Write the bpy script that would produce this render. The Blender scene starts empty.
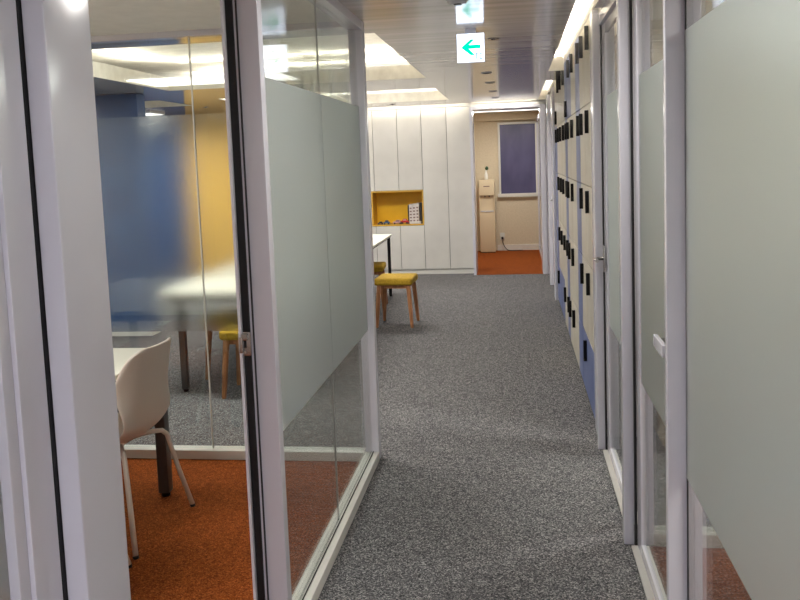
import bpy, bmesh, math, random
from mathutils import Vector, Matrix
S = bpy.context.scene
C = S.collection
random.seed(7)

# ------------------------------------------------------------------ camera
F, CX, CY = 821.57, 401.65, 237.86
YAW, PIT, ROL = 0.140177, 0.095019, -0.0370847
def cam_axes():
    cy, sy = math.cos(YAW), math.sin(YAW)
    f = Vector((-sy, cy, 0)); r = Vector((cy, sy, 0)); u = Vector((0, 0, 1))
    f, u = f*math.cos(PIT)-u*math.sin(PIT), u*math.cos(PIT)+f*math.sin(PIT)
    return r*math.cos(ROL)+u*math.sin(ROL), u*math.cos(ROL)-r*math.sin(ROL), f
r_, u_, f_ = cam_axes()
cd = bpy.data.cameras.new('camera'); cam = bpy.data.objects.new('camera', cd); C.objects.link(cam)
m = Matrix((r_, u_, -f_)).transposed().to_4x4(); m.translation = Vector((0, 0, 1.6)); cam.matrix_world = m
cd.sensor_fit = 'HORIZONTAL'; cd.sensor_width = 36; cd.lens = F/800*36
cd.shift_x = -(CX-400)/800; cd.shift_y = (CY-300)/800
cd.clip_start = 0.02
S.camera = cam

# ------------------------------------------------------------------ world, light, exposure
w = bpy.data.worlds.new('world'); S.world = w; w.use_nodes = True
w.node_tree.nodes['Background'].inputs[0].default_value = (.8, .85, 1, 1)
w.node_tree.nodes['Background'].inputs[1].default_value = 0.3
S.view_settings.view_transform = 'Standard'; S.view_settings.look = 'None'
S.view_settings.gamma = 1; S.view_settings.use_curve_mapping = False
S.view_settings.exposure = 0.85
S.cycles.use_denoising = True
S.cycles.max_bounces = 10; S.cycles.diffuse_bounces = 5; S.cycles.glossy_bounces = 5
S.cycles.transmission_bounces = 8; S.cycles.transparent_max_bounces = 24
S.cycles.caustics_reflective = False; S.cycles.caustics_refractive = True
S.cycles.sample_clamp_indirect = 4
WARM, NEUT, COOL = (1, .90, .72), (1, .96, .91), (.89, .87, 1)
def area(name, loc, sx, sy, power, color, rot=(0, 0, 0)):
    l = bpy.data.lights.new(name, 'AREA'); l.shape = 'RECTANGLE'; l.size = sx; l.size_y = sy
    l.energy = power; l.color = color
    o = bpy.data.objects.new(name, l); o.location = loc; o.rotation_euler = rot; C.objects.link(o); return o
# added fill lamps that brighten rooms, lounge and corridor (lamp bodies are built further down at the same places)
FILL_LAMPS = [((-5.0, 5.8), 1.2, .6, 19, NEUT), ((-4.9, 9.9), .9, .4, 36, NEUT), ((-2.0, 5.3), 1.6, .5, 33, NEUT, 2.60), ((-2.0, 9.0), 1.6, .4, 40, NEUT, 2.60), ((-.15, -1.7), .7, 1.4, 40, COOL), ((-.12, 2.7), .25, .5, 5.5, NEUT), ((-2.3, 2.2), 1.2, .6, 23, NEUT), ((1.7, 1.2), 1.2, .6, 27, NEUT),
         ((1.7, 4.05), 1.0, .3, 24, NEUT), ((-.1, 12.6), 1.0, .5, 16, NEUT)]
for (x, y), sx, sy, p, c, *z in FILL_LAMPS:
    area('fill_lamp_light', (x, y, (z[0] if z else 2.31)-.04), sx, sy, p, c)
LED = 34.0     # strength of the cove LED strips

# ------------------------------------------------------------------ materials
def mat(name, col, rough=.5, metal=0, spec=.5, **kw):
    m = bpy.data.materials.new(name); m.use_nodes = True
    b = m.node_tree.nodes['Principled BSDF']
    b.inputs['Base Color'].default_value = (*col, 1); b.inputs['Roughness'].default_value = rough
    b.inputs['Metallic'].default_value = metal; b.inputs['Specular IOR Level'].default_value = spec
    for k, v in kw.items(): b.inputs[k.replace('_', ' ')].default_value = v
    return m
def srgb(r, g, b):
    f = lambda c: (c/255/12.92) if c/255 <= .04045 else ((c/255+.055)/1.055)**2.4
    return (f(r), f(g), f(b))
def N(m, t, **kw):
    n = m.node_tree.nodes.new(t)
    for k, v in kw.items(): setattr(n, k, v)
    return n
def L(m, a, b): m.node_tree.links.new(a, b)
def mottled(name, c1, c2, scale, rough=.6, stretch=(1, 1, 1), bump=0, detail=3, spec=.5, metal=0, lo=.35, hi=.65, c3=None, scale3=2):
    m = mat(name, c1, rough, metal, spec); b = m.node_tree.nodes['Principled BSDF']
    tc = N(m, 'ShaderNodeTexCoord'); mp = N(m, 'ShaderNodeMapping'); mp.inputs['Scale'].default_value = stretch
    nz = N(m, 'ShaderNodeTexNoise'); nz.inputs['Scale'].default_value = scale; nz.inputs['Detail'].default_value = detail
    cr = N(m, 'ShaderNodeValToRGB'); cr.color_ramp.elements[0].position = lo; cr.color_ramp.elements[1].position = hi
    cr.color_ramp.elements[0].color = (*c1, 1); cr.color_ramp.elements[1].color = (*c2, 1)
    L(m, tc.outputs['Object'], mp.inputs[0]); L(m, mp.outputs[0], nz.inputs['Vector']); L(m, nz.outputs['Fac'], cr.inputs[0])
    out = cr.outputs[0]
    if c3:
        n2 = N(m, 'ShaderNodeTexNoise'); n2.inputs['Scale'].default_value = scale3; n2.inputs['Detail'].default_value = 2
        r2 = N(m, 'ShaderNodeValToRGB'); r2.color_ramp.elements[0].position = .4; r2.color_ramp.elements[1].position = .6
        r2.color_ramp.elements[0].color = (1, 1, 1, 1); r2.color_ramp.elements[1].color = (*c3, 1)
        mx = N(m, 'ShaderNodeMix', data_type='RGBA', blend_type='MULTIPLY'); mx.inputs[0].default_value = 1
        L(m, tc.outputs['Object'], n2.inputs['Vector']); L(m, n2.outputs['Fac'], r2.inputs[0])
        L(m, out, mx.inputs[6]); L(m, r2.outputs[0], mx.inputs[7]); out = mx.outputs[2]
    L(m, out, b.inputs['Base Color'])
    if bump:
        bp = N(m, 'ShaderNodeBump'); bp.inputs['Strength'].default_value = bump; bp.inputs['Distance'].default_value = .004
        L(m, nz.outputs['Fac'], bp.inputs['Height']); L(m, bp.outputs[0], b.inputs['Normal'])
    return m
def carpet(name, cols, scale, base):
    m = mat(name, base, .95, 0, .1); b = m.node_tree.nodes['Principled BSDF']
    tc = N(m, 'ShaderNodeTexCoord'); vo = N(m, 'ShaderNodeTexVoronoi'); vo.inputs['Scale'].default_value = scale
    sp = N(m, 'ShaderNodeSeparateColor'); cr = N(m, 'ShaderNodeValToRGB')
    L(m, tc.outputs['Object'], vo.inputs['Vector']); L(m, vo.outputs['Color'], sp.inputs[0]); L(m, sp.outputs[0], cr.inputs[0])
    e = cr.color_ramp.elements; e[0].position = 0; e[0].color = (*cols[0], 1); e[1].position = 1; e[1].color = (*cols[-1], 1)
    for p, c in zip((.35, .75), cols[1:3]): x = e.new(p); x.color = (*c, 1)
    n2 = N(m, 'ShaderNodeTexNoise'); n2.inputs['Scale'].default_value = 26; n2.inputs['Detail'].default_value = 4
    r2 = N(m, 'ShaderNodeValToRGB'); r2.color_ramp.elements[0].position = .3; r2.color_ramp.elements[1].position = .7
    r2.color_ramp.elements[0].color = (.86, .86, .86, 1); r2.color_ramp.elements[1].color = (1.1, 1.1, 1.1, 1)
    mx = N(m, 'ShaderNodeMix', data_type='RGBA', blend_type='MULTIPLY'); mx.inputs[0].default_value = 1
    L(m, tc.outputs['Object'], n2.inputs['Vector']); L(m, n2.outputs['Fac'], r2.inputs[0])
    L(m, cr.outputs[0], mx.inputs[6]); L(m, r2.outputs[0], mx.inputs[7]); L(m, mx.outputs[2], b.inputs['Base Color'])
    bp = N(m, 'ShaderNodeBump'); bp.inputs['Strength'].default_value = .4; bp.inputs['Distance'].default_value = .003
    L(m, sp.outputs[1], bp.inputs['Height']); L(m, bp.outputs[0], b.inputs['Normal'])
    return m
M = {}
M['carpet'] = carpet('grey_carpet', [srgb(48, 48, 50), srgb(82, 82, 84), srgb(118, 117, 118), srgb(170, 168, 166)], 210, srgb(110, 108, 105))
M['orange'] = carpet('orange_carpet', [srgb(96, 42, 12), srgb(127, 61, 20), srgb(147, 76, 30), srgb(176, 100, 48)], 230, srgb(150, 70, 25))
M['white'] = mat('white_lacquered_metal', srgb(215, 214, 222), .17, 0, .5)
M['white_trim'] = mat('white_rail', srgb(216, 214, 206), .3)
M['gasket'] = mat('black_rubber', srgb(9, 9, 10), .6)
M['cab'] = mottled('white_laminate', srgb(206, 203, 196), srgb(214, 211, 204), 3, .45)
M['seam'] = mat('dark_seam', srgb(80, 74, 66), .8)
M['beige'] = mottled('beige_laminate', srgb(188, 182, 167), srgb(194, 188, 173), 4, .4)
M['beige_wall'] = mottled('beige_wallpaper', srgb(208, 194, 168), srgb(216, 202, 177), 40, .8)
M['room_wall'] = mottled('pale_wall', srgb(222, 217, 209), srgb(228, 223, 215), 20, .8)
M['bluedoor'] = mottled('blue_laminate', srgb(88, 102, 146), srgb(95, 109, 153), 4, .4)
M['bluewall'] = mottled('blue_wall', srgb(16, 60, 114), srgb(30, 80, 136), 5, .5)
M['yellowwall'] = mat('yellow_wall', srgb(236, 186, 84), .6)
M['niche'] = mottled('yellow_laminate', srgb(226, 176, 8), srgb(234, 184, 14), 5, .5)
M['nicheedge'] = mat('yellow_edge', srgb(214, 168, 60), .5)
M['ceilmat'] = mottled('room_ceiling', srgb(232, 230, 226), srgb(238, 236, 232), 12, .6)
M['concrete'] = mottled('rough_ceiling', srgb(212, 207, 194), srgb(232, 228, 216), 9, .9, bump=.5, detail=6)
M['black'] = mat('black_plastic', srgb(12, 10, 10), .5, 0, .2)
M['chrome'] = mat('brushed_steel', srgb(190, 188, 186), .25, 1)
M['leg'] = mat('dark_grey_metal', srgb(84, 80, 78), .35, .3)
M['blackleg'] = mat('black_metal', srgb(38, 36, 36), .35, .3)
M['tabletop'] = mat('white_table_laminate', srgb(226, 224, 210), .4)
M['shell'] = mat('cream_plastic', srgb(218, 206, 194), .4)
M['wood'] = mottled('oak', srgb(150, 98, 60), srgb(184, 128, 84), 12, .5, (6, 6, .6))
M['fabric'] = mottled('mustard_fabric', srgb(164, 130, 26), srgb(190, 156, 44), 60, .9, bump=.3)
M['bottle'] = mat('white_ceramic', srgb(232, 230, 222), .2)
M['green'] = mat('green_leaf', srgb(50, 84, 52), .5)
M['blind'] = mottled('dusk_window_film', srgb(70, 68, 102), srgb(92, 88, 124), 3, .35, (1, 1, .4))
M['dispenser'] = mat('beige_dispenser_body', srgb(214, 197, 166), .35)
M['tan'] = mottled('tan_wood_laminate', srgb(176, 154, 104), srgb(190, 168, 116), 10, .5, (1, 1, .3))
M['seal'] = mat('grey_glazing_seal', srgb(140, 140, 136), .5)
M['cord'] = mat('black_cord', srgb(25, 22, 22), .5)
for n, c in dict(red=(176, 30, 36), navy=(32, 40, 58), blue=(58, 92, 130), pink=(190, 150, 150), purple=(92, 70, 96), paper=(214, 206, 200), ink=(120, 96, 92), dark=(40, 34, 34)).items():
    M[n] = mat(n + '_print', srgb(*c), .5)
def emis(name, col, s):
    m = bpy.data.materials.new(name); m.use_nodes = True; nt = m.node_tree; nt.nodes.remove(nt.nodes['Principled BSDF'])
    e = N(m, 'ShaderNodeEmission'); e.inputs[0].default_value = (*col, 1); e.inputs[1].default_value = s
    L(m, e.outputs[0], nt.nodes['Material Output'].inputs[0]); return m
M['led'] = emis('led_strip', (1, .93, .82), LED)
M['ledslot'] = emis('slot_led_strip', (1, .95, .88), 17)
M['ledcove'] = emis('cove_led_strip', (1, .95, .88), 200)
M['filldiff'] = emis('fill_lamp_diffuser', (1, .97, .92), 1.2)  # faint glow on the bodies of the added fill lamps
M['signface'] = emis('sign_face', srgb(228, 238, 255), 2.0)
M['signgreen'] = emis('sign_green', srgb(0, 190, 156), 1.1)
M['signgrey'] = emis('sign_glyph', srgb(50, 150, 170), .55)
# glossy panelled corridor ceiling, brushed crosswise, with fine panel joints
def ceiling_mat():
    m = mat('glossy_metal_ceiling', srgb(150, 142, 138), .14, .25, .6); b = m.node_tree.nodes['Principled BSDF']
    tc = N(m, 'ShaderNodeTexCoord'); mp = N(m, 'ShaderNodeMapping'); mp.inputs['Scale'].default_value = (.5, 9, 1)
    nz = N(m, 'ShaderNodeTexNoise'); nz.inputs['Scale'].default_value = 1.6; nz.inputs['Detail'].default_value = 4
    L(m, tc.outputs['Object'], mp.inputs[0]); L(m, mp.outputs[0], nz.inputs['Vector'])
    cr = N(m, 'ShaderNodeValToRGB'); cr.color_ramp.elements[0].position = .3; cr.color_ramp.elements[1].position = .7
    cr.color_ramp.elements[0].color = (*srgb(172, 168, 168), 1); cr.color_ramp.elements[1].color = (*srgb(204, 200, 200), 1)
    L(m, nz.outputs['Fac'], cr.inputs[0]); L(m, cr.outputs[0], b.inputs['Base Color'])
    bp = N(m, 'ShaderNodeBump'); bp.inputs['Strength'].default_value = .12; bp.inputs['Distance'].default_value = .004
    L(m, nz.outputs['Fac'], bp.inputs['Height']); L(m, bp.outputs[0], b.inputs['Normal'])
    return m
M['ceil'] = ceiling_mat()
def clear_glass():
    m = bpy.data.materials.new('clear_glass'); m.use_nodes = True; nt = m.node_tree; nt.nodes.remove(nt.nodes['Principled BSDF'])
    t = N(m, 'ShaderNodeBsdfTransparent'); t.inputs[0].default_value = (.93, .955, .945, 1)
    g = N(m, 'ShaderNodeBsdfGlossy'); g.inputs['Roughness'].default_value = 0.02
    lw = N(m, 'ShaderNodeLayerWeight'); lw.inputs[0].default_value = .5
    pw = N(m, 'ShaderNodeMath', operation='POWER'); pw.inputs[1].default_value = 5; L(m, lw.outputs['Facing'], pw.inputs[0])
    fr = N(m, 'ShaderNodeMath', operation='MULTIPLY_ADD'); fr.inputs[1].default_value = .96; fr.inputs[2].default_value = .06; L(m, pw.outputs[0], fr.inputs[0])
    mx = N(m, 'ShaderNodeMixShader'); L(m, fr.outputs[0], mx.inputs[0]); L(m, t.outputs[0], mx.inputs[1]); L(m, g.outputs[0], mx.inputs[2])
    L(m, mx.outputs[0], nt.nodes['Material Output'].inputs[0]); return m
M['glass'] = clear_glass()
def frost(name, rough, haze, gloss):
    m = bpy.data.materials.new(name); m.use_nodes = True; nt = m.node_tree; nt.nodes.remove(nt.nodes['Principled BSDF'])
    rf = N(m, 'ShaderNodeBsdfRefraction'); rf.inputs['Roughness'].default_value = rough; rf.inputs['IOR'].default_value = 1.25
    rf.inputs[0].default_value = (.96, .97, .96, 1)
    tl = N(m, 'ShaderNodeBsdfTranslucent'); tl.inputs[0].default_value = (.80, .85, .86, 1)
    df = N(m, 'ShaderNodeBsdfDiffuse'); df.inputs[0].default_value = (*srgb(208, 217, 219), 1)
    m1 = N(m, 'ShaderNodeMixShader'); m1.inputs[0].default_value = .5
    L(m, tl.outputs[0], m1.inputs[1]); L(m, df.outputs[0], m1.inputs[2])
    m2 = N(m, 'ShaderNodeMixShader'); m2.inputs[0].default_value = haze
    L(m, rf.outputs[0], m2.inputs[1]); L(m, m1.outputs[0], m2.inputs[2])
    gl = N(m, 'ShaderNodeBsdfGlossy'); gl.inputs['Roughness'].default_value = .38; gl.inputs[0].default_value = (.9, .9, .9, 1)
    m3 = N(m, 'ShaderNodeMixShader'); m3.inputs[0].default_value = gloss
    L(m, m2.outputs[0], m3.inputs[1]); L(m, gl.outputs[0], m3.inputs[2])
    L(m, m3.outputs[0], nt.nodes['Material Output'].inputs[0]); return m
M['frost'] = frost('frosted_film', .38, .38, .07)
M['frost_thin'] = frost('light_frosted_film', .27, .015, .02)

# ------------------------------------------------------------------ mesh helpers
class MB:
    def __init__(s): s.bm = bmesh.new(); s.mi = []
    def box(s, x0, x1, y0, y1, z0, z1, bev=0, mi=0):
        t = bmesh.new(); bmesh.ops.create_cube(t, size=1)
        for v in t.verts: v.co = Vector(((x0+x1)/2+v.co.x*(x1-x0), (y0+y1)/2+v.co.y*(y1-y0), (z0+z1)/2+v.co.z*(z1-z0)))
        if bev: bmesh.ops.bevel(t, geom=t.edges[:], offset=bev, segments=3, profile=.6, affect='EDGES')
        for f in t.faces: f.material_index = mi; f.smooth = bool(bev)
        s._join(t); return s
    def _join(s, t):
        me = bpy.data.meshes.new('tmp'); t.to_mesh(me); t.free(); s.bm.from_mesh(me); bpy.data.meshes.remove(me)
    def prism(s, pts, axis, a0, a1, mi=0):
        """outline pts (2D) swept along axis from a0 to a1"""
        t = bmesh.new(); P = []
        for a in (a0, a1):
            P.append([t.verts.new({'x': (a, p[0], p[1]), 'y': (p[0], a, p[1]), 'z': (p[0], p[1], a)}[axis]) for p in pts])
        n = len(pts)
        t.faces.new(P[0]); t.faces.new(P[1][::-1])
        for i in range(n): t.faces.new((P[0][i], P[1][i], P[1][(i+1) % n], P[0][(i+1) % n]))
        bmesh.ops.recalc_face_normals(t, faces=t.faces[:])
        for f in t.faces: f.material_index = mi
        s._join(t); return s
    def tube(s, pts, rad, n=12, mi=0):
        t = bmesh.new(); pts = [Vector(p) for p in pts]; rings = []
        rad = rad if isinstance(rad, (list, tuple)) else [rad]*len(pts)
        ref = None
        for i, p in enumerate(pts):
            d = ((pts[min(i+1, len(pts)-1)]-p).normalized() + (p-pts[max(i-1, 0)]).normalized()).normalized()
            if ref is None:
                ref = Vector((0, 0, 1)) if abs(d.z) < .9 else Vector((1, 0, 0))
            a = (ref - d*ref.dot(d)).normalized(); ref = a; b = d.cross(a)
            rings.append([t.verts.new(p + (a*math.cos(2*math.pi*k/n)+b*math.sin(2*math.pi*k/n))*rad[i]) for k in range(n)])
        for i in range(len(rings)-1):
            for k in range(n): t.faces.new((rings[i][k], rings[i][(k+1) % n], rings[i+1][(k+1) % n], rings[i+1][k]))
        t.faces.new(rings[0][::-1]); t.faces.new(rings[-1])
        bmesh.ops.recalc_face_normals(t, faces=t.faces[:])
        for f in t.faces: f.smooth = len(f.verts) == 4; f.material_index = mi
        s._join(t); return s
    def lathe(s, prof, c=(0, 0, 0), n=24, mi=0):
        return s.tube([(c[0], c[1], c[2]+z) for r, z in prof], [max(r, 1e-4) for r, z in prof], n, mi) if False else s._lathe(prof, c, n, mi)
    def _lathe(s, prof, c, n, mi):
        t = bmesh.new(); R = [[t.verts.new((c[0]+r*math.cos(2*math.pi*k/n), c[1]+r*math.sin(2*math.pi*k/n), c[2]+z)) for k in range(n)] for r, z in prof]
        for i in range(len(R)-1):
            for k in range(n): t.faces.new((R[i][k], R[i][(k+1) % n], R[i+1][(k+1) % n], R[i+1][k]))
        t.faces.new(R[0][::-1]); t.faces.new(R[-1]); bmesh.ops.recalc_face_normals(t, faces=t.faces[:])
        for f in t.faces: f.smooth = len(f.verts) == 4; f.material_index = mi
        s._join(t); return s
    def build(s, name, mats, parent=None, label=None, kind=None):
        me = bpy.data.meshes.new(name); s.bm.to_mesh(me); s.bm.free()
        for x in (mats if isinstance(mats, (list, tuple)) else [mats]): me.materials.append(M[x])
        o = bpy.data.objects.new(name, me); C.objects.link(o)
        if parent is not None:
            o.parent = parent
            par = parent; off = Vector((0, 0, 0))
            while par is not None: off += par.location; par = par.parent
            me.transform(Matrix.Translation(-off)) if parent.rotation_euler.z == 0 else None
        if label: o['label'] = label
        if kind: o['kind'] = kind
        return o
def tag(o, label, cat, group=None, kind=None):
    o['label'] = label; o['category'] = cat
    if group: o['group'] = group
    if kind: o['kind'] = kind
    return o
def thing(name, label, cat, loc=(0, 0, 0), group=None, kind=None):
    o = bpy.data.objects.new(name, None); o.empty_display_size = .1; C.objects.link(o); o.location = loc
    return tag(o, label, cat, group, kind)
def base_at(o):
    """origin of a single-mesh thing to the middle of its base"""
    me = o.data; xs = [v.co for v in me.vertices]
    c = Vector(((min(v.x for v in xs)+max(v.x for v in xs))/2, (min(v.y for v in xs)+max(v.y for v in xs))/2, min(v.z for v in xs)))
    me.transform(Matrix.Translation(-c)); o.location = c
    return o
def copy_tree(o, parent=None):
    c = o.copy(); C.objects.link(c); c.parent = parent
    for ch in o.children: copy_tree(ch, c)
    return c

XL, XR, CE = -.757, .43, 2.31      # corridor faces of the glass walls, ceiling height
YE, YC = 4.21, 11.25               # cross partition, cabinet wall

# ------------------------------------------------------------------ floors
def S_box(name, dims, m, label, cat='floor'):
    o = MB().box(*dims).build(name, m); return tag(o, label, cat, kind='structure')
tag(MB().prism([(-6.6, -4.1), (3.2, -4.1), (3.2, 11.1), (-.56, 11.1), (-.56, 11.66), (-6.6, 11.66)], 'z', -.1, 0).build('floor', 'carpet'), 'dark grey flecked carpet of the corridor and lounge', 'floor', kind='structure')
S_box('floor', (-3.6, -.84, -1.0, 4.17, 0, .006), 'orange', 'orange carpet of the meeting room on the left')
S_box('floor', (.50, 3.2, -1.0, 3.29, 0, .006), 'orange', 'orange carpet of the glazed room on the right')
tag(MB().prism([(-.56, 11.1), (.40, 11.1), (.40, 11.56), (.43, 11.56), (.43, 14.0), (-1.4, 14.0), (-1.4, 11.66), (-.56, 11.66)], 'z', -.1, .004).build('floor', 'orange'), 'orange carpet of the small room through the far doorway', 'floor', kind='structure')

# ------------------------------------------------------------------ ceilings
def slab(x0, x1, y0, y1, holes, z0, z1):
    """ceiling slab as boxes around rectangular openings, one mesh"""
    b = MB(); xs = sorted({x0, x1, *[h[0] for h in holes], *[h[1] for h in holes]}); ys = sorted({y0, y1, *[h[2] for h in holes], *[h[3] for h in holes]})
    bm = b.bm; vt = {}
    ins = lambda i, j: 0 <= i < len(xs)-1 and 0 <= j < len(ys)-1 and not any(h[0] <= (xs[i]+xs[i+1])/2 <= h[1] and h[2] <= (ys[j]+ys[j+1])/2 <= h[3] for h in holes)
    def V(i, j, z):
        k = (i, j, z)
        if k not in vt: vt[k] = bm.verts.new((xs[i], ys[j], z))
        return vt[k]
    for i in range(len(xs)-1):
        for j in range(len(ys)-1):
            if not ins(i, j): continue
            bm.faces.new((V(i, j, z0), V(i, j+1, z0), V(i+1, j+1, z0), V(i+1, j, z0)))
            bm.faces.new((V(i, j, z1), V(i+1, j, z1), V(i+1, j+1, z1), V(i, j+1, z1)))
            for (di, dj, a, c) in ((-1, 0, (i, j), (i, j+1)), (1, 0, (i+1, j), (i+1, j+1)), (0, -1, (i, j), (i+1, j)), (0, 1, (i, j+1), (i+1, j+1))):
                if not ins(i+di, j+dj):
                    f = bm.faces.new((V(*a, z0), V(*c, z0), V(*c, z1), V(*a, z1))); f.material_index = 1
    bmesh.ops.recalc_face_normals(bm, faces=bm.faces[:])
    return b
TR1 = (-3.15, -.763, 4.62, 7.32); TR2 = (-3.10, -.79, 8.44, 10.2); TR3 = (-6.4, -3.68, 8.3, 9.2)
CV1 = (.30, XR, YE+.04, 7.28); CV2 = (.31, XR+.0, 8.2, 10.95)
CV3 = (-3.64, -.60, 11.05, 11.24); CV4 = (-.56, .29, 10.93, 11.08)
o = slab(-6.6, XR, YE+.04, YC+.02, [TR1, TR2, TR3, CV1, CV2, CV3, CV4], CE, 2.43).build('ceiling', ['ceil', 'concrete'])
tag(o, 'glossy taupe panelled ceiling of the lounge and corridor with recessed trays', 'ceiling', kind='structure')
o = slab(-.80, XR+.03, -4.0, YE+.04, [(.30, .404, 3.0, YE+.04)], CE, 2.43).build('ceiling', ['ceil', 'concrete'])
tag(o, 'glossy taupe ceiling over the near part of the corridor', 'ceiling', kind='structure')
S_box('ceiling', (0, XR+.2, 2.9, YE+.04, 2.60, 2.7), 'concrete', 'pale upper ceiling inside the cove over the glass doors', 'ceiling')
S_box('wall_right', (XR, XR+.1, 2.9, YE+.04, 2.4301, 2.6), 'cab', 'white strip above the glass doors inside the lit cove', 'wall')
S_box('ceiling', (-3.6, -.80, -1.0, YE+.04, CE, 2.43), 'ceilmat', 'matt greige ceiling of the meeting room on the left', 'ceiling')
S_box('ceiling', (XR+.03, 3.2, -1.0, 4.8, CE, 2.43), 'ceilmat', 'matt greige ceiling over the rooms on the right', 'ceiling')
S_box('ceiling', (-6.6, XR+.2, YE+.04, YC+.02, 2.60, 2.7), 'concrete', 'pale rough upper ceiling seen inside the lit trays', 'ceiling')
S_box('ceiling', (-1.4, .6, YC+.02, 14.0, 2.31, 2.4), 'beige_wall', 'beige ceiling of the small room through the far doorway', 'ceiling')
# ------------------------------------------------------------------ walls
S_box('wall_back', (-1.4, .6, 13.95, 14.05, 0, 2.31), 'beige_wall', 'beige back wall of the small room through the far doorway', 'wall')
S_box('wall_back', (-1.4, .43, 13.75, 13.95, 2.18, 2.31), 'beige_wall', 'beige soffit over the small window through the far doorway', 'wall')
S_box('wall_left', (-1.5, -1.4, YC+.52, 14.0, 0, 2.31), 'beige_wall', 'beige side wall of the small room behind the cabinets', 'wall')
S_box('wall_left', (-6.7, -6.6, YE, YC+.4, 0, 2.7), 'bluewall', 'deep blue side wall of the lounge', 'wall')
S_box('wall_left', (-6.6, -3.50, 7.38, 7.55, 0.05, 2.305), 'bluewall', 'deep blue partition wall at the left side of the lounge', 'wall')
S_box('baseboard_left', (-6.6, -3.495, 7.372, 7.555, 0, .05), 'white_trim', 'pale baseboard under the blue partition wall', 'baseboard')
S_box('wall_back', (-6.6, -4.62, YC, YC+.1, 0, 2.6), 'bluewall', 'blue stretch of the lounge back wall', 'wall')
S_box('wall_back', (-4.62, -3.66, YC, YC+.1, 0, 2.6), 'yellowwall', 'warm yellow stretch of the lounge back wall', 'wall')
S_box('wall_back', (-3.66, -.59, YC+.4, YC+.5, 0, 2.6), 'room_wall', 'pale wall behind the white storage cabinets', 'wall')
S_box('wall_back', (-3.66, .6, YC, YC+.1, 2.287, 2.6), 'white_trim', 'pale fascia strip above the cabinets and far doorway', 'wall')
S_box('wall_front', (-.9, .6, -4.1, -4.0, 0, 2.43), 'room_wall', 'pale wall closing the corridor behind the viewpoint', 'wall')
S_box('wall_left', (-.86, -.80, -4.0, -1.0, 0, 2.31), 'room_wall', 'pale corridor wall behind the viewpoint on the left', 'wall')
S_box('wall_right', (.47, .55, -4.0, -1.0, 0, 2.31), 'room_wall', 'pale corridor wall behind the viewpoint on the right', 'wall')
S_box('wall_left', (-3.7, -3.6, -1.0, YE+.1, 0, 2.31), 'room_wall', 'pale far side wall of the left meeting room', 'wall')
S_box('wall_front', (-3.6, -.86, -1.1, -1.0, 0, 2.31), 'room_wall', 'pale end wall of the left meeting room', 'wall')
S_box('wall_front', (.55, 3.2, -1.1, -1.0, 0, 2.31), 'room_wall', 'pale end wall of the right glazed room', 'wall')
S_box('wall_right', (3.2, 3.3, -1.1, 4.9, 0, 2.31), 'room_wall', 'pale outer wall of the rooms on the right', 'wall')
S_box('wall_right', (XR+.33, 3.2, 4.75, 4.85, 0, 2.31), 'beige_wall', 'beige end wall of the second room on the right', 'wall')
S_box('wall_right', (XR, XR+.3, 4.1, 11.1, 2.37, 2.6), 'cab', 'white wall strip above the lockers lit by the ceiling cove', 'wall')
S_box('wall_right', (.60, .70, 9.05, 14.0, 0, 2.6), 'room_wall', 'pale wall behind the far doors on the right', 'wall')
S_box('baseboard_back', (-.33, .43, 13.93, 13.95, 0.004, .10), 'room_wall', 'pale baseboard under the small dusk window', 'baseboard')

# ------------------------------------------------------------------ LED strips in the coves (real emitting strips lying on the slab)
def ledstrip(dims, label, g='LED strips hidden in the ceiling trays'):
    o = MB().box(*dims).build('led_strip', 'led' if 'tray' in label else 'ledslot' if 'slot' in label else 'ledcove'); base_at(o); tag(o, label, 'light', g)
for h, nm in ((TR1, 'nearer large'), (TR2, 'farther narrow')):
    x0, x1, y0, y1 = h; g = .17
    ledstrip((x0, x1, y1+g, y1+g+.03, 2.43, 2.442), f'hidden LED strip along the far edge of the {nm} ceiling tray')
    ledstrip((x0, x1, y0-g-.03, y0-g, 2.43, 2.442), f'hidden LED strip along the near edge of the {nm} ceiling tray')
    ledstrip((x0-g-.03, x0-g, y0, y1, 2.43, 2.442), f'hidden LED strip along the left edge of the {nm} ceiling tray')
    ledstrip((x1+g, x1+g+.03, y0, y1, 2.43, 2.442), f'hidden LED strip along the right edge of the {nm} ceiling tray')
ledstrip((-6.3, -3.8, TR3[3]+.17, TR3[3]+.2, 2.43, 2.442), 'hidden LED strip of the leftmost ceiling tray')
ledstrip((.20, .23, 3.0, 7.2, 2.43, 2.442), 'hidden LED strip of the nearer cove above the lockers')
ledstrip((-3.6, -.65, 11.052, 11.07, 2.395, 2.425), 'hidden LED strip of the slot above the white cabinets')
ledstrip((-.54, .27, 10.932, 10.95, 2.395, 2.425), 'hidden LED strip of the slot above the far doorway')
ledstrip((.20, .23, 8.25, 10.9, 2.43, 2.442), 'hidden LED strip of the farther cove above the lockers')
for k, ((x, y), sx, sy, p, c, *zz) in enumerate(FILL_LAMPS):  # bodies for the added fill lamps
    zc = zz[0] if zz else 2.31
    where = ['lounge in front of the blue wall', 'lounge corner by the yellow wall', 'large lounge tray', 'narrow lounge tray', 'corridor behind the viewpoint', 'corridor over the glass doors', 'left meeting room', 'right glazed room', 'second right room', 'small far room'][k]
    t = thing('fill_lamp', f'added flat rectangular fill lamp of the {where}', 'ceiling light', (x, y, zc-.03))
    MB().box(x-sx/2-.02, x+sx/2+.02, y-sy/2-.02, y+sy/2+.02, zc-.025, zc).build('housing', 'white', t)
    MB().box(x-sx/2, x+sx/2, y-sy/2, y+sy/2, zc-.032, zc-.0245).build('diffuser', 'filldiff', t)

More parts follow.
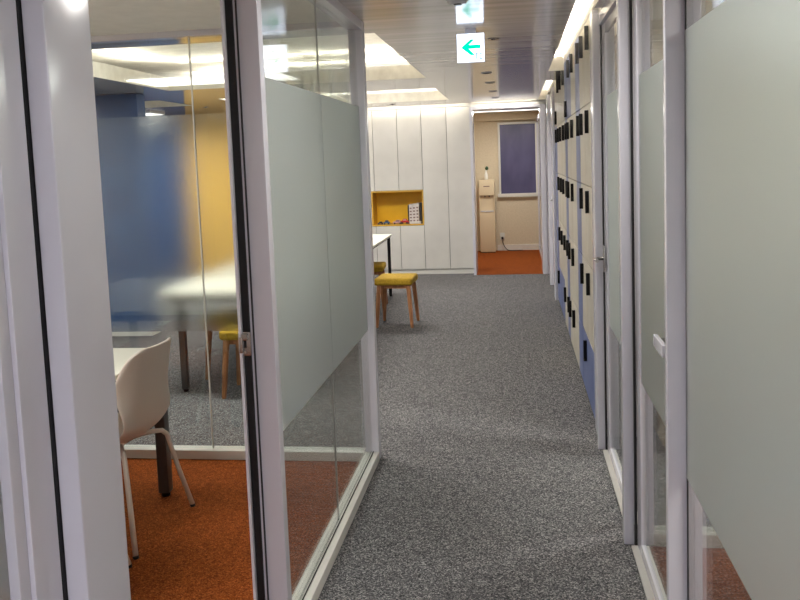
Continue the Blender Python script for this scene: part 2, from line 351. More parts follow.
# ------------------------------------------------------------------ glass walls
Z0, Z1 = .71, 1.88    # frosted band
def pane_y(parent, x, y0, y1, z0, z1, side=1, film=(Z0, Z1)):
    """glass pane lying in a plane x = const; the film sits on the room side"""
    p = MB().box(x-.004, x+.004, y0, y1, z0, z1).build('glass_pane', 'glass', parent)
    MB().box(x+side*.0045, x+side*.0065, y0, y1, *film).build('frosted_film', 'frost', p) if side > 0 else MB().box(x-.0065, x-.0045, y0, y1, *film).build('frosted_film', 'frost', p)
    return p
def pane_x(parent, y, x0, x1, z0, z1):
    p = MB().box(x0, x1, y-.004, y+.004, z0, z1).build('glass_pane', 'glass', parent)
    MB().box(x0, x1, y+.0045, y+.0065, Z0, Z1).build('frosted_film', 'frost_thin', p)
    return p
# left corridor glass wall, with three panes between the end post and the door post
GL = -.797
t = thing('wall_left', 'glass partition with frosted band between the left room and the corridor', 'glass wall', (-.81, 3.35, 0), kind='structure')
b = MB().box(XL-.103, XL, 2.4400, 2.4850, 0, CE, .003)
b.build('door_post', 'white', t)
MB().box(-.852, -.83, 2.4250, 2.4395, .01, CE-.01).build('gasket', 'gasket', t, 'black rubber door gasket strip')
MB().box(-.8295, -.821, 2.4320, 2.4399, .01, CE-.01).build('seal_lip', 'white', t)
MB().box(-.8215, -.8195, 2.4280, 2.4399, .01, CE-.01).build('gasket', 'gasket', t)
MB().box(-.861, -.8525, 2.4100, 2.4399, .01, CE-.01).build('seal_lip', 'white', t)
k = MB().box(-.866, -.826, 2.4180, 2.4240, 1.01, 1.085, .001).box(-.856, -.834, 2.4100, 2.4180, 1.06, 1.08, .001).box(-.860, -.850, 2.4080, 2.4180, 1.02, 1.07, .001)
k = k.build('strike_plate', 'chrome', t, 'small metal strike plate on the door post')
MB().tube([(-.846, 2.4180, 1.022), (-.846, 2.4140, 1.022)], .005).build('screw', 'chrome', k)
MB().box(-.848, -.840, 2.4165, 2.4179, 1.036, 1.058).build('latch_slot', 'gasket', k)
MB().box(XL-.075, XL, YE-.01, YE+.06, 0, CE, .004).build('end_post', 'white', t)
MB().box(XL-.078, XL, 2.485, YE-.01, 0, .05, .003).build('bottom_rail', 'white_trim', t)
MB().box(XL-.075, XL, 2.485, YE-.01, CE-.045, CE, .003).build('top_rail', 'white', t)
MB().box(GL+.008, GL+.012, 2.486, YE-.012, .048, .054).build('rail_groove', 'gasket', t)
pane_y(t, GL, 2.485, 3.36, .05, CE-.045, 1)
MB().box(GL-.004, GL+.004, 3.3605, 3.3635, .05, CE-.045).build('glass_joint', 'seal', t)
pane_y(t, GL, 3.364, YE-.01, .05, CE-.045, 1)
# near jamb and fixed panel on the left
t = thing('wall_left', 'glossy white door jamb and glazed panel at the near left edge', 'glass wall', (-.81, .6, 0), kind='structure')
MB().box(-.86, XL-.0395, 1.285, 1.43, 0, CE, .002).box(-.7965, XL, 1.28, 1.43, 0, CE, .003).build('door_post', 'white', t)
MB().box(-.86, -.7975, 1.272, 1.284, 0, CE).build('gasket', 'gasket', t, 'black rubber gasket strip')
MB().box(-.86, -.7985, 1.195, 1.271, 0, CE, .002).build('frame_stile', 'white', t)
MB().box(-.86, -.806, 1.165, 1.194, 0, CE, .002).build('frame_stile', 'white', t)
MB().box(-.86, -.80, -1.0, 1.164, 0, .05, .002).build('bottom_rail', 'white_trim', t)
MB().box(-.86, -.80, -1.0, 1.164, CE-.05, CE, .002).build('top_rail', 'white', t)
pane_y(t, -.83, -1.0, 1.164, .05, CE-.05, 1)
# cross partition at the end of the left room
t = thing('wall_back', 'frameless glass partition with frosted band between meeting room and lounge', 'glass wall', (-2.2, YE, 0), kind='structure')
MB().box(-3.6, XL-.08, YE-.04, YE+.04, 0.002, .055, .003).build('bottom_rail', 'white_trim', t)
MB().box(-3.6, XL-.08, YE-.04, YE+.04, CE-.03, CE, .002).build('top_rail', 'white', t)
xs = [-3.58, -2.55, -1.685, -.84]
for i in range(3): pane_x(t, YE, xs[i]+.003, xs[i+1]-.003, .055, CE-.03)
for x in xs[1:3]: MB().box(x-.003, x+.003, YE-.005, YE+.005, .055, CE-.03).build('glass_joint', 'white_trim', t)

# right side: posts, doors, glazed walls
def post(y, x0=.405, x1=.458, d=.17, label='white door post', n='post'):
    o = MB().box(x0, x1, y, y+d, 0, CE, .006).build('door_post', 'white'); base_at(o)
    return tag(o, label, 'post', 'slim white door posts', kind='structure')
post(3.31, .405, .445, .06, label='slim glossy white post between the two glass doors on the right')
post(4.41, .408, .448, .04, label='slim white post between the lockers and the glass door with the lever')
t = thing('wall_right', 'frosted glass wall at the right edge beside the viewpoint', 'glass wall', (.46, 1, 0), kind='structure')
MB().box(.402, .495, 2.30, 2.335, 0, CE, .003).build('door_post', 'white', t)
MB().box(.43, .50, -1.0, 2.30, 0, .05, .003).build('bottom_rail', 'white_trim', t)
MB().box(.43, .50, -1.0, 2.30, CE-.045, CE, .003).build('top_rail', 'white', t)
pane_y(t, .458, -1.0, 2.298, .05, CE-.045, -1, (.69, 1.912))
MB().box(.4525, .4538, 2.286, 2.2995, .05, CE-.045).build('gasket', 'gasket', t)
t = thing('wall_right', 'glass partition with frosted band between the two rooms on the right', 'glass wall', (1.8, 3.33, 0), kind='structure')
MB().box(.50, 3.2, 3.29, 3.37, 0.002, .0595, .003).build('bottom_rail', 'white_trim', t)
MB().box(.50, 3.2, 3.29, 3.37, CE-.04, CE, .003).build('top_rail', 'white', t)
MB().box(.50, .52, 3.29, 3.37, 0.06, CE, .003).build('end_post', 'white', t)
pane_x(t, 3.33, .54, 1.9, .06, CE-.04); pane_x(t, 3.33, 1.905, 3.2, .06, CE-.04)
def glass_door(name, y0, y1, lab, stile_near=.03, stile_far=.04, zt=2.24):
    d = thing(name, lab, 'door', (.465, (y0+y1)/2, 0), kind='structure')
    f = MB().box(.455, .474, y1-stile_far, y1, .01, zt, .002).box(.455, .474, y0, y0+stile_near, .01, zt, .002)
    f.box(.455, .474, y0+stile_near, y1-stile_far, .01, .06, .002).box(.455, .474, y0+stile_near, y1-stile_far, zt-.05, zt, .002)
    f.build('door_frame', 'white', d)
    MB().box(.464, .470, y0+stile_near, y1-stile_far, .06, zt-.05).build('glass_pane', 'glass', d)
    MB().box(.4615, .4635, y0+stile_near, y1-stile_far, Z0, Z1).build('frosted_film', 'frost', d)
    MB().box(.43, .50, y0, y1, 0, .0095).build('threshold', 'white_trim', d)
    MB().box(.4455, .4545, y1+.003, y1+.0225, 0.0001, CE-.05).build('gasket', 'gasket', d, 'black rubber gasket strip')
    MB().box(.44, .50, y0, y1+.02, zt+.006, CE, .002).build('door_header', 'white', d)
    return d
d2 = glass_door('door_2', 2.36, 3.287, 'nearer glass door on the right with frosted band and bar pull', stile_far=.10)
h = MB().box(.422, .436, 2.50, 2.66, .98, 1.018, .003).build('pull_handle', 'white', d2, 'short pale metal pull handle')
MB().box(.437, .466, 2.53, 2.545, .99, 1.007).box(.437, .466, 2.635, 2.65, .99, 1.007).build('handle_mount', 'chrome', h)
d1 = glass_door('door_1', 3.50, 4.385, 'farther glass door on the right with a lever handle beside the lockers', .03, .12)
h = MB().box(.440, .452, 4.315, 4.355, .98, 1.12, .003).build('lever_plate', 'chrome', d1)
MB().tube([(.441, 4.335, 1.05), (.405, 4.335, 1.05), (.398, 4.325, 1.05), (.398, 4.23, 1.05)], .009).build('door_lever', 'chrome', h)

# far right wall: lockers then white doors
def lockers():
    t = thing('locker_bank', 'long bank of cream and blue lockers with black handles lining the right wall', 'lockers', (XR+.2, 6.9, 0))
    MB().box(XR+.02, XR+.30, 4.77, 9.02, 0.03, 2.365).build('carcass', 'cab', t)
    MB().box(XR+.01, XR+.29, 4.78, 9.01, 0, .03).build('plinth', 'seam', t)
    MB().box(XR-.004, XR+.30, 4.62, 4.768, 0, 2.365, .002).build('end_panel', 'white', t)
    E = [4.77, 5.2, 5.6, 5.98, 6.45, 6.93, 7.25, 7.7, 8.15, 8.59, 9.02]
    Zs = [.03, .43, .92, 1.40, 1.885, 2.365]
    blue = {0: {2, 5, 7, 8, 9}, 1: {2, 5, 9}, 2: {2, 5, 9}, 3: {2, 5, 9}, 4: {2, 4, 5}}
    hy = {0: {3: 6.38, 4: 6.8, 5: 7.0, 6: 7.5, 9: 8.6}, 1: {0: 5.04, 1: 5.5, 3: 6.38, 4: 6.8, 5: 7.02, 6: 7.45, 7: 7.9, 8: 8.3},
          2: {0: 5.02, 1: 5.46, 3: 6.32, 4: 6.8, 5: 6.99, 6: 7.48, 7: 7.88, 8: 8.32}, 3: {0: 4.97, 1: 5.39, 2: 5.66, 3: 6.27, 4: 6.73, 5: 6.97, 6: 7.38, 7: 7.85, 8: 8.25, 9: 8.65},
          4: {0: 4.89, 1: 5.3, 2: 5.62, 3: 6.2, 4: 6.6, 5: 6.99, 6: 7.3, 7: 7.8, 8: 8.2, 9: 8.65}}
    zh = [.325, .805, 1.305, 1.78, 2.253]
    for r in range(5):
        for c in range(10):
            if r == 0 and c == 1: continue
            y0, y1 = E[c], E[c+1]
            if r == 0 and c == 0: y1 = E[2]
            bl = c in blue[r] or (r == 0 and c == 0)
            d = MB().box(XR, XR+.0195, y0+.003, y1-.003, Zs[r]+.003, Zs[r+1]-.003, .0015).build('locker_door', 'bluedoor' if bl else 'beige', t, ('blue' if bl else 'cream') + ' locker door')
            hyv = 5.33 if (r == 0 and c == 0) else hy[r].get(c)
            if hyv is None: continue
            z = 1.965 if (r == 4 and c in (5, 9)) else zh[r]
            MB().box(XR-.022, XR, hyv-.012, hyv+.012, z-.067, z+.067, .002).build('door_handle', 'black', d, 'black bar handle')
lockers()
def far_door(n, y0, y1, lab):
    d = thing(n, lab, 'door', (.47, (y0+y1)/2, 0), kind='structure')
    MB().box(.455, .50, y0, y1, .01, 2.2, .003).build('door_panel', 'white', d)
    MB().box(.44, .52, y0, y1, 2.222, CE).build('door_header', 'white', d)
    MB().tube([(.455, y1-.1, 1.05), (.415, y1-.1, 1.05), (.415, y1-.22, 1.05)], .009).build('door_lever', 'chrome', d)
far_door('door_3', 9.30, 10.10, 'white door just beyond the lockers')
far_door('door_4', 10.34, 11.0, 'white door beside the far doorway')
post(9.05, .40, .50, .24, 'white post at the far end of the lockers')
post(10.12, .39, .50, .2, 'white post between the two white doors beyond the lockers')

# ------------------------------------------------------------------ storage cabinets at the back
def cab_unit(name, x0, x1, z0, z1, lab, grp):
    t = thing(name, lab, 'cabinet', ((x0+x1)/2, YC+.2, z0), grp)
    MB().box(x0+.001, x1-.001, YC+.02, YC+.39, z0, z1).build('carcass', 'seam', t)
    MB().box(x0+.003, x1-.003, YC, YC+.0195, z0+.003, z1-.003, .001).build('cabinet_door', 'cab', t)
ex = [-.595, -.92, -1.265, -1.60, -1.94, -2.28, -2.62, -2.96, -3.30, -3.64]
places = ['rightmost, against the far doorway', 'second from the far doorway', '', '', 'just left of the yellow niche', 'second left of the niche, behind frosted glass', 'third left of the niche, behind frosted glass', 'fourth left of the niche, behind frosted glass', 'leftmost, against the yellow wall']
for i in (0, 1, 4, 5, 6, 7, 8):
    if i == 4: continue
    cab_unit('tall_cabinet', ex[i+1], ex[i], .07, 2.283, f'tall flush white cabinet, {places[i]}', 'tall white storage cabinets')
t = thing('tall_cabinet', f'tall flush white cabinet, {places[4]}', 'cabinet', (-2.11, YC+.2, .07), 'tall white storage cabinets')
MB().prism([(-2.278, .07), (-1.942, .07), (-1.942, .683), (-1.995, .683), (-1.995, 1.177), (-1.942, 1.177), (-1.942, 2.283), (-2.278, 2.283)], 'y', YC+.02, YC+.39).build('carcass', 'seam', t)
MB().prism([(-2.277, .073), (-1.943, .073), (-1.943, .683), (-1.995, .683), (-1.995, 1.177), (-1.943, 1.177), (-1.943, 2.280), (-2.277, 2.280)], 'y', YC, YC+.0195).build('cabinet_door', 'cab', t)
for i, s in ((2, 'right'), (3, 'left')):
    cab_unit('wall_cabinet', ex[i+1], ex[i], 1.175, 2.283, f'white upper cabinet above the {s} half of the yellow niche', 'upper white cabinets')
    cab_unit('base_cabinet', ex[i+1], ex[i], .07, .685, f'white lower cabinet below the {s} half of the yellow niche', 'lower white cabinets')
o = MB().box(-3.64, -.595, YC+.02, YC+.38, 0, .068).build('cabinet_plinth', 'white_trim'); base_at(o)
tag(o, 'continuous pale plinth under the row of white cabinets', 'plinth')
NX0, NX1, NZ0, NZ1 = -1.993, -1.265-.002, .687, 1.173
t = thing('display_niche', 'open yellow display niche in the white cabinets holding books and small things', 'niche', ((NX0+NX1)/2, YC+.15, NZ0))
MB().box(NX0, NX1, YC+.33, YC+.35, NZ0, NZ1).build('back_panel', 'niche', t)
for nm, dd in (('side_panel', (NX0, NX0+.018, YC-.002, YC+.33, NZ0, NZ1)), ('side_panel', (NX1-.018, NX1, YC-.002, YC+.33, NZ0, NZ1)),
               ('bottom_panel', (NX0+.018, NX1-.018, YC-.002, YC+.33, NZ0, NZ0+.018)), ('top_panel', (NX0+.018, NX1-.018, YC-.002, YC+.33, NZ1-.018, NZ1))):
    MB().box(*dd).build(nm, 'nicheedge', t)
zn = NZ0+.0185
def book(x, wd, hh, m, lab, depth=.2, pr=True):
    t = thing('book', lab, 'book', (x, YC+.14, zn), 'books in the yellow niche')
    MB().box(x-wd/2+.002, x+wd/2-.002, YC+.062, YC+.06+depth-.004, zn+.002, zn+hh-.003).build('page_block', 'paper', t)
    MB().box(x-wd/2, x-wd/2+.002, YC+.06, YC+.06+depth, zn, zn+hh).box(x+wd/2-.002, x+wd/2, YC+.06, YC+.06+depth, zn, zn+hh).box(x-wd/2, x+wd/2, YC+.058, YC+.0605, zn, zn+hh).build('cover', m, t)
    if pr:
        for k in range(5): MB().box(x-wd*.3, x+wd*.3, YC+.0565, YC+.0579, zn+hh*(.12+.16*k), zn+hh*(.12+.16*k)+hh*.07).build('spine_print', 'ink', t)
book(-1.487, .018, .26, 'dark', 'dark slim book, leftmost of the row in the yellow niche', pr=False)
for i, x in enumerate((-1.455, -1.408, -1.361)):
    book(x, .044, .27+.006*i, 'paper', ['first white spined book, right beside the dark one', 'middle white spined book in the yellow niche', 'last white spined book by the niche side'][i])
book(-1.312, .02, .285, 'dark', 'dark slim book against the right side of the niche', pr=False)
o = MB().box(-1.46, -1.31, YC+.005, YC+.055, zn, zn+.035, .003).build('flat_box', 'paper'); base_at(o); tag(o, 'low white box lying in front of the books', 'box')
def toy(x, wd, hh, m1, m2, lab):
    t = thing('toy_car', lab, 'toy car', (x, YC+.1, zn), 'small toy cars in the niche')
    pts = [(-.5, .2), (-.5, .55), (-.28, .62), (-.15, 1), (.2, 1), (.32, .62), (.5, .5), (.5, .2)]
    MB().prism([(x+a*wd, zn+.006+c*hh) for a, c in pts], 'y', YC+.04, YC+.04+wd*.45).build('body', m1, t)
    MB().prism([(x+a*wd, zn+.006+c*hh) for a, c in [(-.2, .65), (-.12, .93), (.17, .93), (.25, .65)]], 'y', YC+.0385, YC+.0399).build('window', m2, t)
    for a in (-.3, .3):
        for y in (YC+.036, YC+.036+wd*.45):
            MB().tube([(x+a*wd, y, zn+.23*hh+.001), (x+a*wd, y+.008, zn+.23*hh+.001)], .22*hh).build('wheel', 'dark', t)
toy(-1.885, .08, .035, 'navy', 'dark', 'tiny black toy car at the left end of the niche')
toy(-1.80, .09, .05, 'blue', 'dark', 'small blue toy car beside the tiny black one')
toy(-1.645, .13, .05, 'pink', 'purple', 'pale pink and purple toy car in the middle of the niche')
toy(-1.545, .12, .065, 'red', 'pink', 'bright red toy car in front of the dark book')

# far doorway: opening frame
YD = 11.1
t = thing('door_5', 'white lined doorway opening at the end of the corridor', 'doorway', (-.1, YD, 0), kind='structure')
MB().box(-.592, -.555, YD-.02, YC+.3, 0, 2.262, .003).build('door_jamb', 'white', t)
MB().box(.335, .40, YD-.02, YC+.3, 0, 2.262, .003).build('door_jamb', 'white', t)
MB().box(-.555, .335, YD-.02, YC+.3, 2.222, 2.262, .003).build('door_header', 'white', t)
MB().box(.40, .60, YD, YC+.1, 0, 2.262).build('side_panel', 'white', t)
S_box('wall_back', (-.592, .6, YD, YC-.001, 2.264, CE), 'white_trim', 'white strip over the far doorway', 'wall')
t = thing('wall_right', 'slim framed glass panel on the right inside the far room', 'glass wall', (.38, 12.6, 0), kind='structure')
MB().box(.36, .40, 11.56, 11.62, 0.004, 2.2, .002).box(.36, .40, 13.86, 13.92, 0.004, 2.2, .002).box(.36, .40, 11.62, 13.86, .004, .07, .002).box(.36, .40, 11.62, 13.86, 2.14, 2.2, .002).build('panel_frame', 'white', t)
MB().box(.376, .384, 11.62, 13.86, .07, 2.14).build('glass_pane', 'glass', t)
S_box('wall_right', (.43, .6, 11.56, 13.95, 0, 2.31), 'beige_wall', 'beige side wall of the small far room', 'wall')
# small window with dusk behind
t = thing('window_1', 'square window with dusky purple pane in the small far room', 'window', (.04, 13.94, .96), kind='structure')
f = MB()
f.box(-.28, -.245, 13.90, 13.95, .93, 2.15, .004).box(.335, .358, 13.90, 13.95, .93, 2.15, .004).box(-.245, .335, 13.90, 13.95, 2.115, 2.15, .004).box(-.30, .358, 13.885, 13.95, .905, .965, .004)
f.build('window_frame', 'white_trim', t)
MB().box(-.245, .335, 13.925, 13.945, .965, 2.115).build('window_pane', 'blind', t)
# water dispenser
DX0, DX1, DY = -.605, -.352, 13.62
t = thing('water_dispenser', 'slim beige floor standing water dispenser in the far room', 'water dispenser', (-.48, 13.76, .004))
MB().box(DX0, DX1, DY, 13.92, .02, .69, .008).build('lower_body', 'dispenser', t)
MB().box(DX0+.01, DX1-.01, DY+.02, 13.91, .004, .0195).build('foot', 'seam', t)
MB().box(DX0, DX1, DY+.045, 13.92, .69, .955).build('recess_back', 'dispenser', t)
MB().box(DX0, DX0+.014, DY, DY+.045, .69, .955).box(DX1-.014, DX1, DY, DY+.045, .69, .955).build('recess_side', 'dispenser', t)
MB().box(DX0, DX1, DY, 13.92, .955, 1.215, .008).build('upper_body', 'dispenser', t)
MB().box(DX0+.02, DX1-.02, DY-.01, DY+.04, .69, .705).build('drip_tray', 'white', t)
for x in (-.51, -.44): MB().tube([(x, DY+.02, .955), (x, DY+.02, .94), (x, DY+.015, .932)], .010).build('tap', 'leg', t)
MB().box(-.53, -.43, DY-.002, DY+.0005, 1.10, 1.115).build('button_strip', 'ink', t)
t = thing('bottle', 'white bottle with green top standing on the water dispenser', 'bottle', (-.485, DY+.1, 1.2155))
MB().lathe([(.026, 0), (.03, .01), (.03, .08), (.018, .115), (.012, .13), (.012, .155)], (-.485, DY+.1, 1.2155)).build('body', 'bottle', t)
MB().lathe([(.012, .155), (.024, .17), (.028, .19), (.018, .21), (.006, .222)], (-.47, DY+.1, 1.2155), 12).build('leaf_tuft', 'green', t)
# outlet and its cord
t = thing('wall_outlet', 'small wall outlet low on the beige wall right of the dispenser', 'outlet', (-.24, 13.94, .23))
MB().box(-.285, -.205, 13.94, 13.95, .185, .305, .003).build('cover_plate', 'white_trim', t)
MB().box(-.262, -.228, 13.915, 13.94, .20, .235, .002).build('plug', 'cord', t)
cp = []
P0 = [(-.245, 13.91, .215), (-.24, 13.88, .15), (-.20, 13.86, .06), (-.14, 13.85, .014), (-.03, 13.84, .012), (.10, 13.86, .012)]
for i in range(len(P0)-1):
    for k in range(6):
        a = [Vector(P0[max(i-1, 0)]), Vector(P0[i]), Vector(P0[i+1]), Vector(P0[min(i+2, len(P0)-1)])]; s = k/6
        cp.append(.5*((2*a[1])+(a[2]-a[0])*s+(2*a[0]-5*a[1]+4*a[2]-a[3])*s*s+(3*a[1]-a[0]-3*a[2]+a[3])*s**3))
o = MB().tube(cp, .006, 8).build('power_cord', 'cord'); base_at(o); tag(o, 'black power cord trailing from the outlet to the orange carpet', 'cord')

# ------------------------------------------------------------------ exit sign, ceiling fittings
SX0, SX1, SY, SZ0, SZ1 = -.305, -.156, 4.66, 2.126, 2.280
t = thing('exit_sign', 'lit hanging exit sign with green arrow pointing left', 'sign', ((SX0+SX1)/2, SY, SZ0))
MB().box(SX0-.003, SX1+.003, SY, SY+.03, SZ0-.003, SZ1+.003, .002).build('housing', 'white', t)
MB().box((SX0+SX1)/2-.03, (SX0+SX1)/2+.03, SY+.005, SY+.025, SZ1+.003, CE).build('mount', 'white', t)
fc = MB().box(SX0, SX1, SY-.004, SY, SZ0, SZ1).build('sign_face', 'signface', t)
W, H = SX1-SX0, SZ1-SZ0
A = lambda u, v: (SX0+u*W, SZ0+v*H)
ar = [(.14, .52), (.50, .80), (.66, .80), (.43, .605), (.87, .605), (.87, .465), (.43, .465), (.66, .235), (.50, .235)]
MB().prism([A(*p) for p in ar], 'y', SY-.006, SY-.0041).build('arrow', 'signgreen', fc)
g = MB()
for u0, u1, v0, v1 in ((.69, .73, .08, .32), (.73, .80, .28, .32), (.765, .795, .12, .22), (.83, .865, .08, .32), (.865, .91, .28, .32), (.90, .935, .08, .32), (.865, .90, .08, .115)):
    a = A(u0, v0); c = A(u1, v1); g.box(a[0], c[0], SY-.0055, SY-.0041, a[1], c[1])
g.build('small_glyph', 'signgrey', fc)
def downlight(x, y, lab):
    t = thing('downlight', lab, 'downlight', (x, y, CE), 'round fittings in the corridor ceiling')
    MB().lathe([(.045, -.006), (.045, -.0005)], (x, y, CE)).build('trim_ring', 'white', t)
    MB().lathe([(.034, -.0075), (.034, -.0062)], (x, y, CE)).build('lens', 'black', t)
for y, l in ((7.15, 'nearest to the exit sign'), (8.1, 'second beyond the exit sign'), (9.2, 'third beyond the exit sign'), (10.2, 'last before the far doorway')):
    downlight(-.225, y, f'small dark round ceiling fitting, {l}')
t = thing('smoke_detector', 'round smoke detector on the ceiling above the exit sign', 'smoke detector', (-.24, 3.9, CE))
MB().lathe([(.024, -.022), (.040, -.018), (.045, -.008), (.05, -.007), (.05, -.0005)], (-.24, 3.795, CE)).build('body', 'white', t)
MB().lathe([(.016, -.026), (.02, -.0225)], (-.24, 3.795, CE)).build('sensor_cap', 'blackleg', t)
def sprinkler(x, y, z, lab):
    t = thing('sprinkler', lab, 'sprinkler', (x, y, z), 'ceiling sprinklers')
    MB().lathe([(.035, -.005), (.035, -.0005)], (x, y, z)).build('escutcheon', 'chrome', t)
    MB().lathe([(.012, -.010), (.012, -.0052)], (x, y, z), 12).build('nozzle', 'chrome', t)
sprinkler(-.115, 5.12, CE, 'small sprinkler right of the exit sign')
sprinkler(-1.25, 5.9, 2.60, 'sprinkler in the rough ceiling of the large tray')
sprinkler(-1.55, 10.6, CE, 'sprinkler in the ceiling above the white cabinets')
sprinkler(-3.66, 9.55, CE, 'dark sprinkler near the yellow wall')

# ------------------------------------------------------------------ tables
def table(x0, x1, y0, y1, lab, grp, legm, zt=.745, inset=.035, lw=.025, ext=None):
    t = thing('table', lab, 'table', ((x0+x1)/2, (y0+y1)/2, 0), grp)
    MB().box(x0, x1, y0, y1, zt-.025, zt, .003).build('tabletop', 'tabletop', t)
    MB().box(x0+.06, x1-.06, y0+.05, y0+.075, zt-.07, zt-.0255).box(x0+.06, x1-.06, y1-.075, y1-.05, zt-.07, zt-.0255).box(x0+.06, x0+.085, y0+.08, y1-.08, zt-.07, zt-.0255).box(x1-.085, x1-.06, y0+.08, y1-.08, zt-.07, zt-.0255).build('apron', legm, t)
    for x in (x0+inset, x1-inset):
        for y in (y0+inset, y1-inset):
            l = MB().box(x-lw, x+lw, y-lw, y+lw, .02, zt-.0255, .003).build('leg', legm, t)
            MB().lathe([(lw*.8, 0.0001), (lw*.8, .02)], (x, y, 0), 14).build('foot', 'black', l)
tb = table(-3.1, -1.70, 2.25, 3.72, 'white topped table with dark grey legs in the left meeting room', None, 'leg', inset=.032, lw=.026, zt=.728)
for o_ in [o for o in C.objects if o.name.startswith('table') and o.type == 'EMPTY']: o_.location.z += .006
table(-2.5, -1.455, 5.38, 7.42, 'nearer white table of the lounge behind the frosted glass', 'long white lounge tables', 'leg', zt=.735, lw=.022, inset=.12)
table(-2.5, -1.455, 7.43, 9.5, 'farther white lounge table with black legs near the cabinets', 'long white lounge tables', 'blackleg', zt=.735, lw=.017)

# ------------------------------------------------------------------ stools
def stool(x, y, rz, lab):
    t = thing('stool', lab, 'stool', (x, y, 0), 'oak stools with mustard seats')
    t.rotation_euler.z = rz
    s = bmesh.new(); bmesh.ops.create_cube(s, size=1)
    for v in s.verts: v.co = Vector((v.co.x*.37, v.co.y*.37, .445+v.co.z*.065))
    bmesh.ops.bevel(s, geom=s.edges[:], offset=.024, segments=5, profile=.5, affect='EDGES')
    for v in s.verts:
        if v.co.z > .45: v.co.z += .008*(1-(v.co.x/.19)**2)*(1-(v.co.y/.19)**2)
        if abs(v.co.y) > .1 and v.co.z < .44: v.co.z -= .004
    for f in s.faces: f.smooth = True
    b = MB(); b._join(s); b.build('seat', 'fabric', t)
    fr = MB()
    for sg in (-1, 1):
        fr.box(-.14, .14, sg*.135-.009, sg*.135+.009, .375, .412).box(sg*.135-.009, sg*.135+.009, -.14, .14, .375, .412)
    fr.build('seat_frame', 'wood', t)
    for sx in (-1, 1):
        for sy in (-1, 1):
            q = bmesh.new(); R = []
            for z, c, hw in ((.0, .172, .013), (.20, .158, .017), (.412, .142, .019)):
                R.append([q.verts.new((sx*c+a*hw, sy*c+e*hw, z)) for a, e in ((-1, -1), (1, -1), (1, 1), (-1, 1))])
            for i in range(2):
                for k in range(4): q.faces.new((R[i][k], R[i][(k+1) % 4], R[i+1][(k+1) % 4], R[i+1][k]))
            q.faces.new(R[0][::-1]); q.faces.new(R[2]); bmesh.ops.recalc_face_normals(q, faces=q.faces[:])
            bmesh.ops.bevel(q, geom=[e for e in q.edges], offset=.004, segments=2, affect='EDGES')
            l = MB(); l._join(q); l.build('leg', 'wood', t)
    return t
s0 = stool(-1.172, 7.83, math.radians(-3), 'mustard seated oak stool standing in the open by the corridor')
for x, y, rz, lab in ((-1.62, 8.78, 4, 'mustard stool tucked under the far table behind the open one'),
                      (-1.865, 5.50, 2, 'mustard stool seen just under the frosted band beside the door post'),
                      (-2.16, 5.98, -4, 'mustard stool behind the dark table leg, under the lounge table'),
                      (-1.62, 6.55, 3, 'mustard stool behind the corridor glass at the lounge table')):
    s = copy_tree(s0); s.location = (x, y, 0); s.rotation_euler.z = math.radians(rz); s['label'] = lab

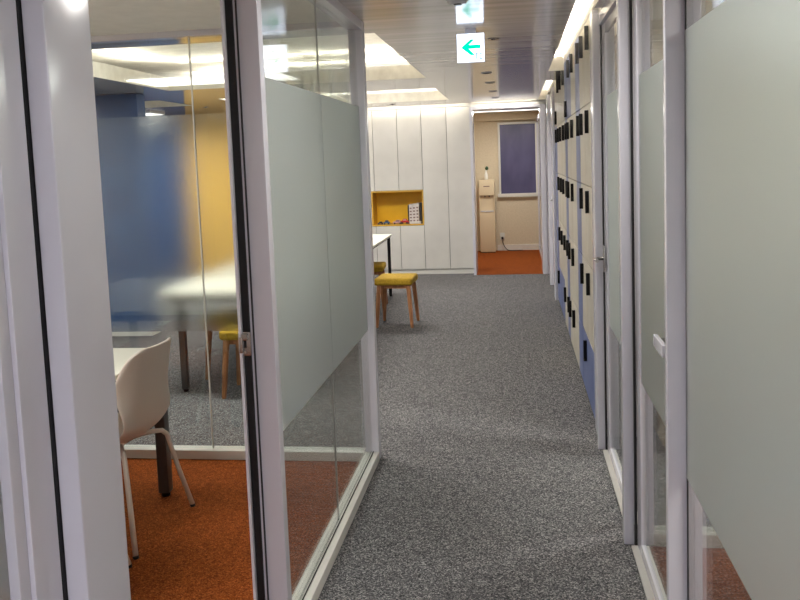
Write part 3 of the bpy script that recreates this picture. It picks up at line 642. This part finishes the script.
# ------------------------------------------------------------------ shell chairs
def shell_chair(x, y, rz, lab):
    t = thing('shell_chair', lab, 'chair', (x, y, .006), 'cream shell chairs')
    # local: front = +x, side = y
    prof = [(.235, .425, .20), (.20, .44, .215), (.12, .438, .222), (.02, .43, .220), (-.08, .425, .212), (-.15, .438, .203), (-.20, .48, .203), (-.225, .55, .208), (-.24, .63, .213), (-.254, .71, .212), (-.266, .78, .192), (-.272, .815, .172), (-.276, .836, .14), (-.278, .846, .09)]
    fine = []
    for i in range(len(prof)-1):
        a = [Vector(prof[max(i-1, 0)]), Vector(prof[i]), Vector(prof[i+1]), Vector(prof[min(i+2, len(prof)-1)])]
        for k in range(2):
            q = k/2; fine.append(tuple(.5*((2*a[1])+(a[2]-a[0])*q+(2*a[0]-5*a[1]+4*a[2]-a[3])*q*q+(3*a[1]-a[0]-3*a[2]+a[3])*q**3)))
    prof = fine + [prof[-1]]
    nu = 17; b = bmesh.new(); G = []
    for i, (px, pz, hw) in enumerate(prof):
        s = i/(len(prof)-1); row = []
        back = max(0, min(1, (s-.45)/.2))
        for j in range(nu):
            u = -1+2*j/(nu-1)
            yy = math.sin(u*math.pi/2)*hw if False else u*hw
            curl = abs(u)**2.6
            dx = back*curl*.085*(1-max(0, s-.7)*2.9); dz = (1-back)*curl*.045*(.4+1.2*s)
            row.append(b.verts.new((px+dx, yy*(1-.03*curl), pz+dz)))
        G.append(row)
    for i in range(len(G)-1):
        for j in range(nu-1): b.faces.new((G[i][j], G[i][j+1], G[i+1][j+1], G[i+1][j]))
    for f in b.faces: f.smooth = True
    me = bpy.data.meshes.new('shell'); b.to_mesh(me); b.free(); me.materials.append(M['shell'])
    o = bpy.data.objects.new('shell', me); C.objects.link(o); o.parent = t
    so = o.modifiers.new('solid', 'SOLIDIFY'); so.thickness = .011; so.offset = -1
    sb = o.modifiers.new('sub', 'SUBSURF'); sb.levels = 2; sb.render_levels = 2
    fr = []
    for sx in (-1, 1):
        for sy in (-1, 1):
            pts = [(sx*.08, sy*.05, .405), (sx*.125, sy*.13, .404), (sx*.15, sy*.165, .397), (sx*.163, sy*.182, .375), (sx*.19, sy*.215, .20), (sx*.222, sy*.258, .012)]
            if sx < 0: pts = [(p[0]*1.12, p[1], p[2]) for p in pts]
            l = MB().tube(pts, .011, 12)
            l = lbuild(l, 'leg', 'shell', t)
            e = pts[-1]
            lbuild(MB().tube([(e[0], e[1], .0122), (e[0]+.001*sx, e[1], 0)], .012, 12), 'foot', 'gasket', l)
    lbuild(MB().box(-.10, .10, -.06, .06, .398, .412, .004), 'under_frame', 'shell', t)
    t.rotation_euler.z = rz
    return t
def lbuild(mb, name, m, parent):
    me = bpy.data.meshes.new(name); mb.bm.to_mesh(me); mb.bm.free(); me.materials.append(M[m])
    o = bpy.data.objects.new(name, me); C.objects.link(o); o.parent = parent; return o
c0 = shell_chair(-1.815, 3.33, math.radians(180-4), 'cream plastic shell chair at the right end of the meeting room table')
c1 = copy_tree(c0); c1.location = (-1.80, 2.70, .006); c1.rotation_euler.z = math.radians(180+6); c1['label'] = 'second cream shell chair, nearer, of which only a leg tip shows beside the door jamb'

# ------------------------------------------------------------------ second right room
t = thing('low_cabinet', 'tan wooden cabinet seen through the clear glass under the frosted band on the right', 'cabinet', (1.2, 4.55, 0))
MB().box(.745, 1.9, 4.37, 4.74, .03, .78, .003).build('carcass', 'tan', t)
MB().box(.76, 1.88, 4.38, 4.73, 0, .0295).build('plinth', 'seam', t)
for x in (.75, 1.13, 1.51): 
    d = MB().box(x, x+.37, 4.355, 4.3695, .04, .77, .002).build('cabinet_door', 'tan', t)
    MB().box(x+.33, x+.345, 4.34, 4.355, .55, .66).build('door_handle', 'chrome', d)
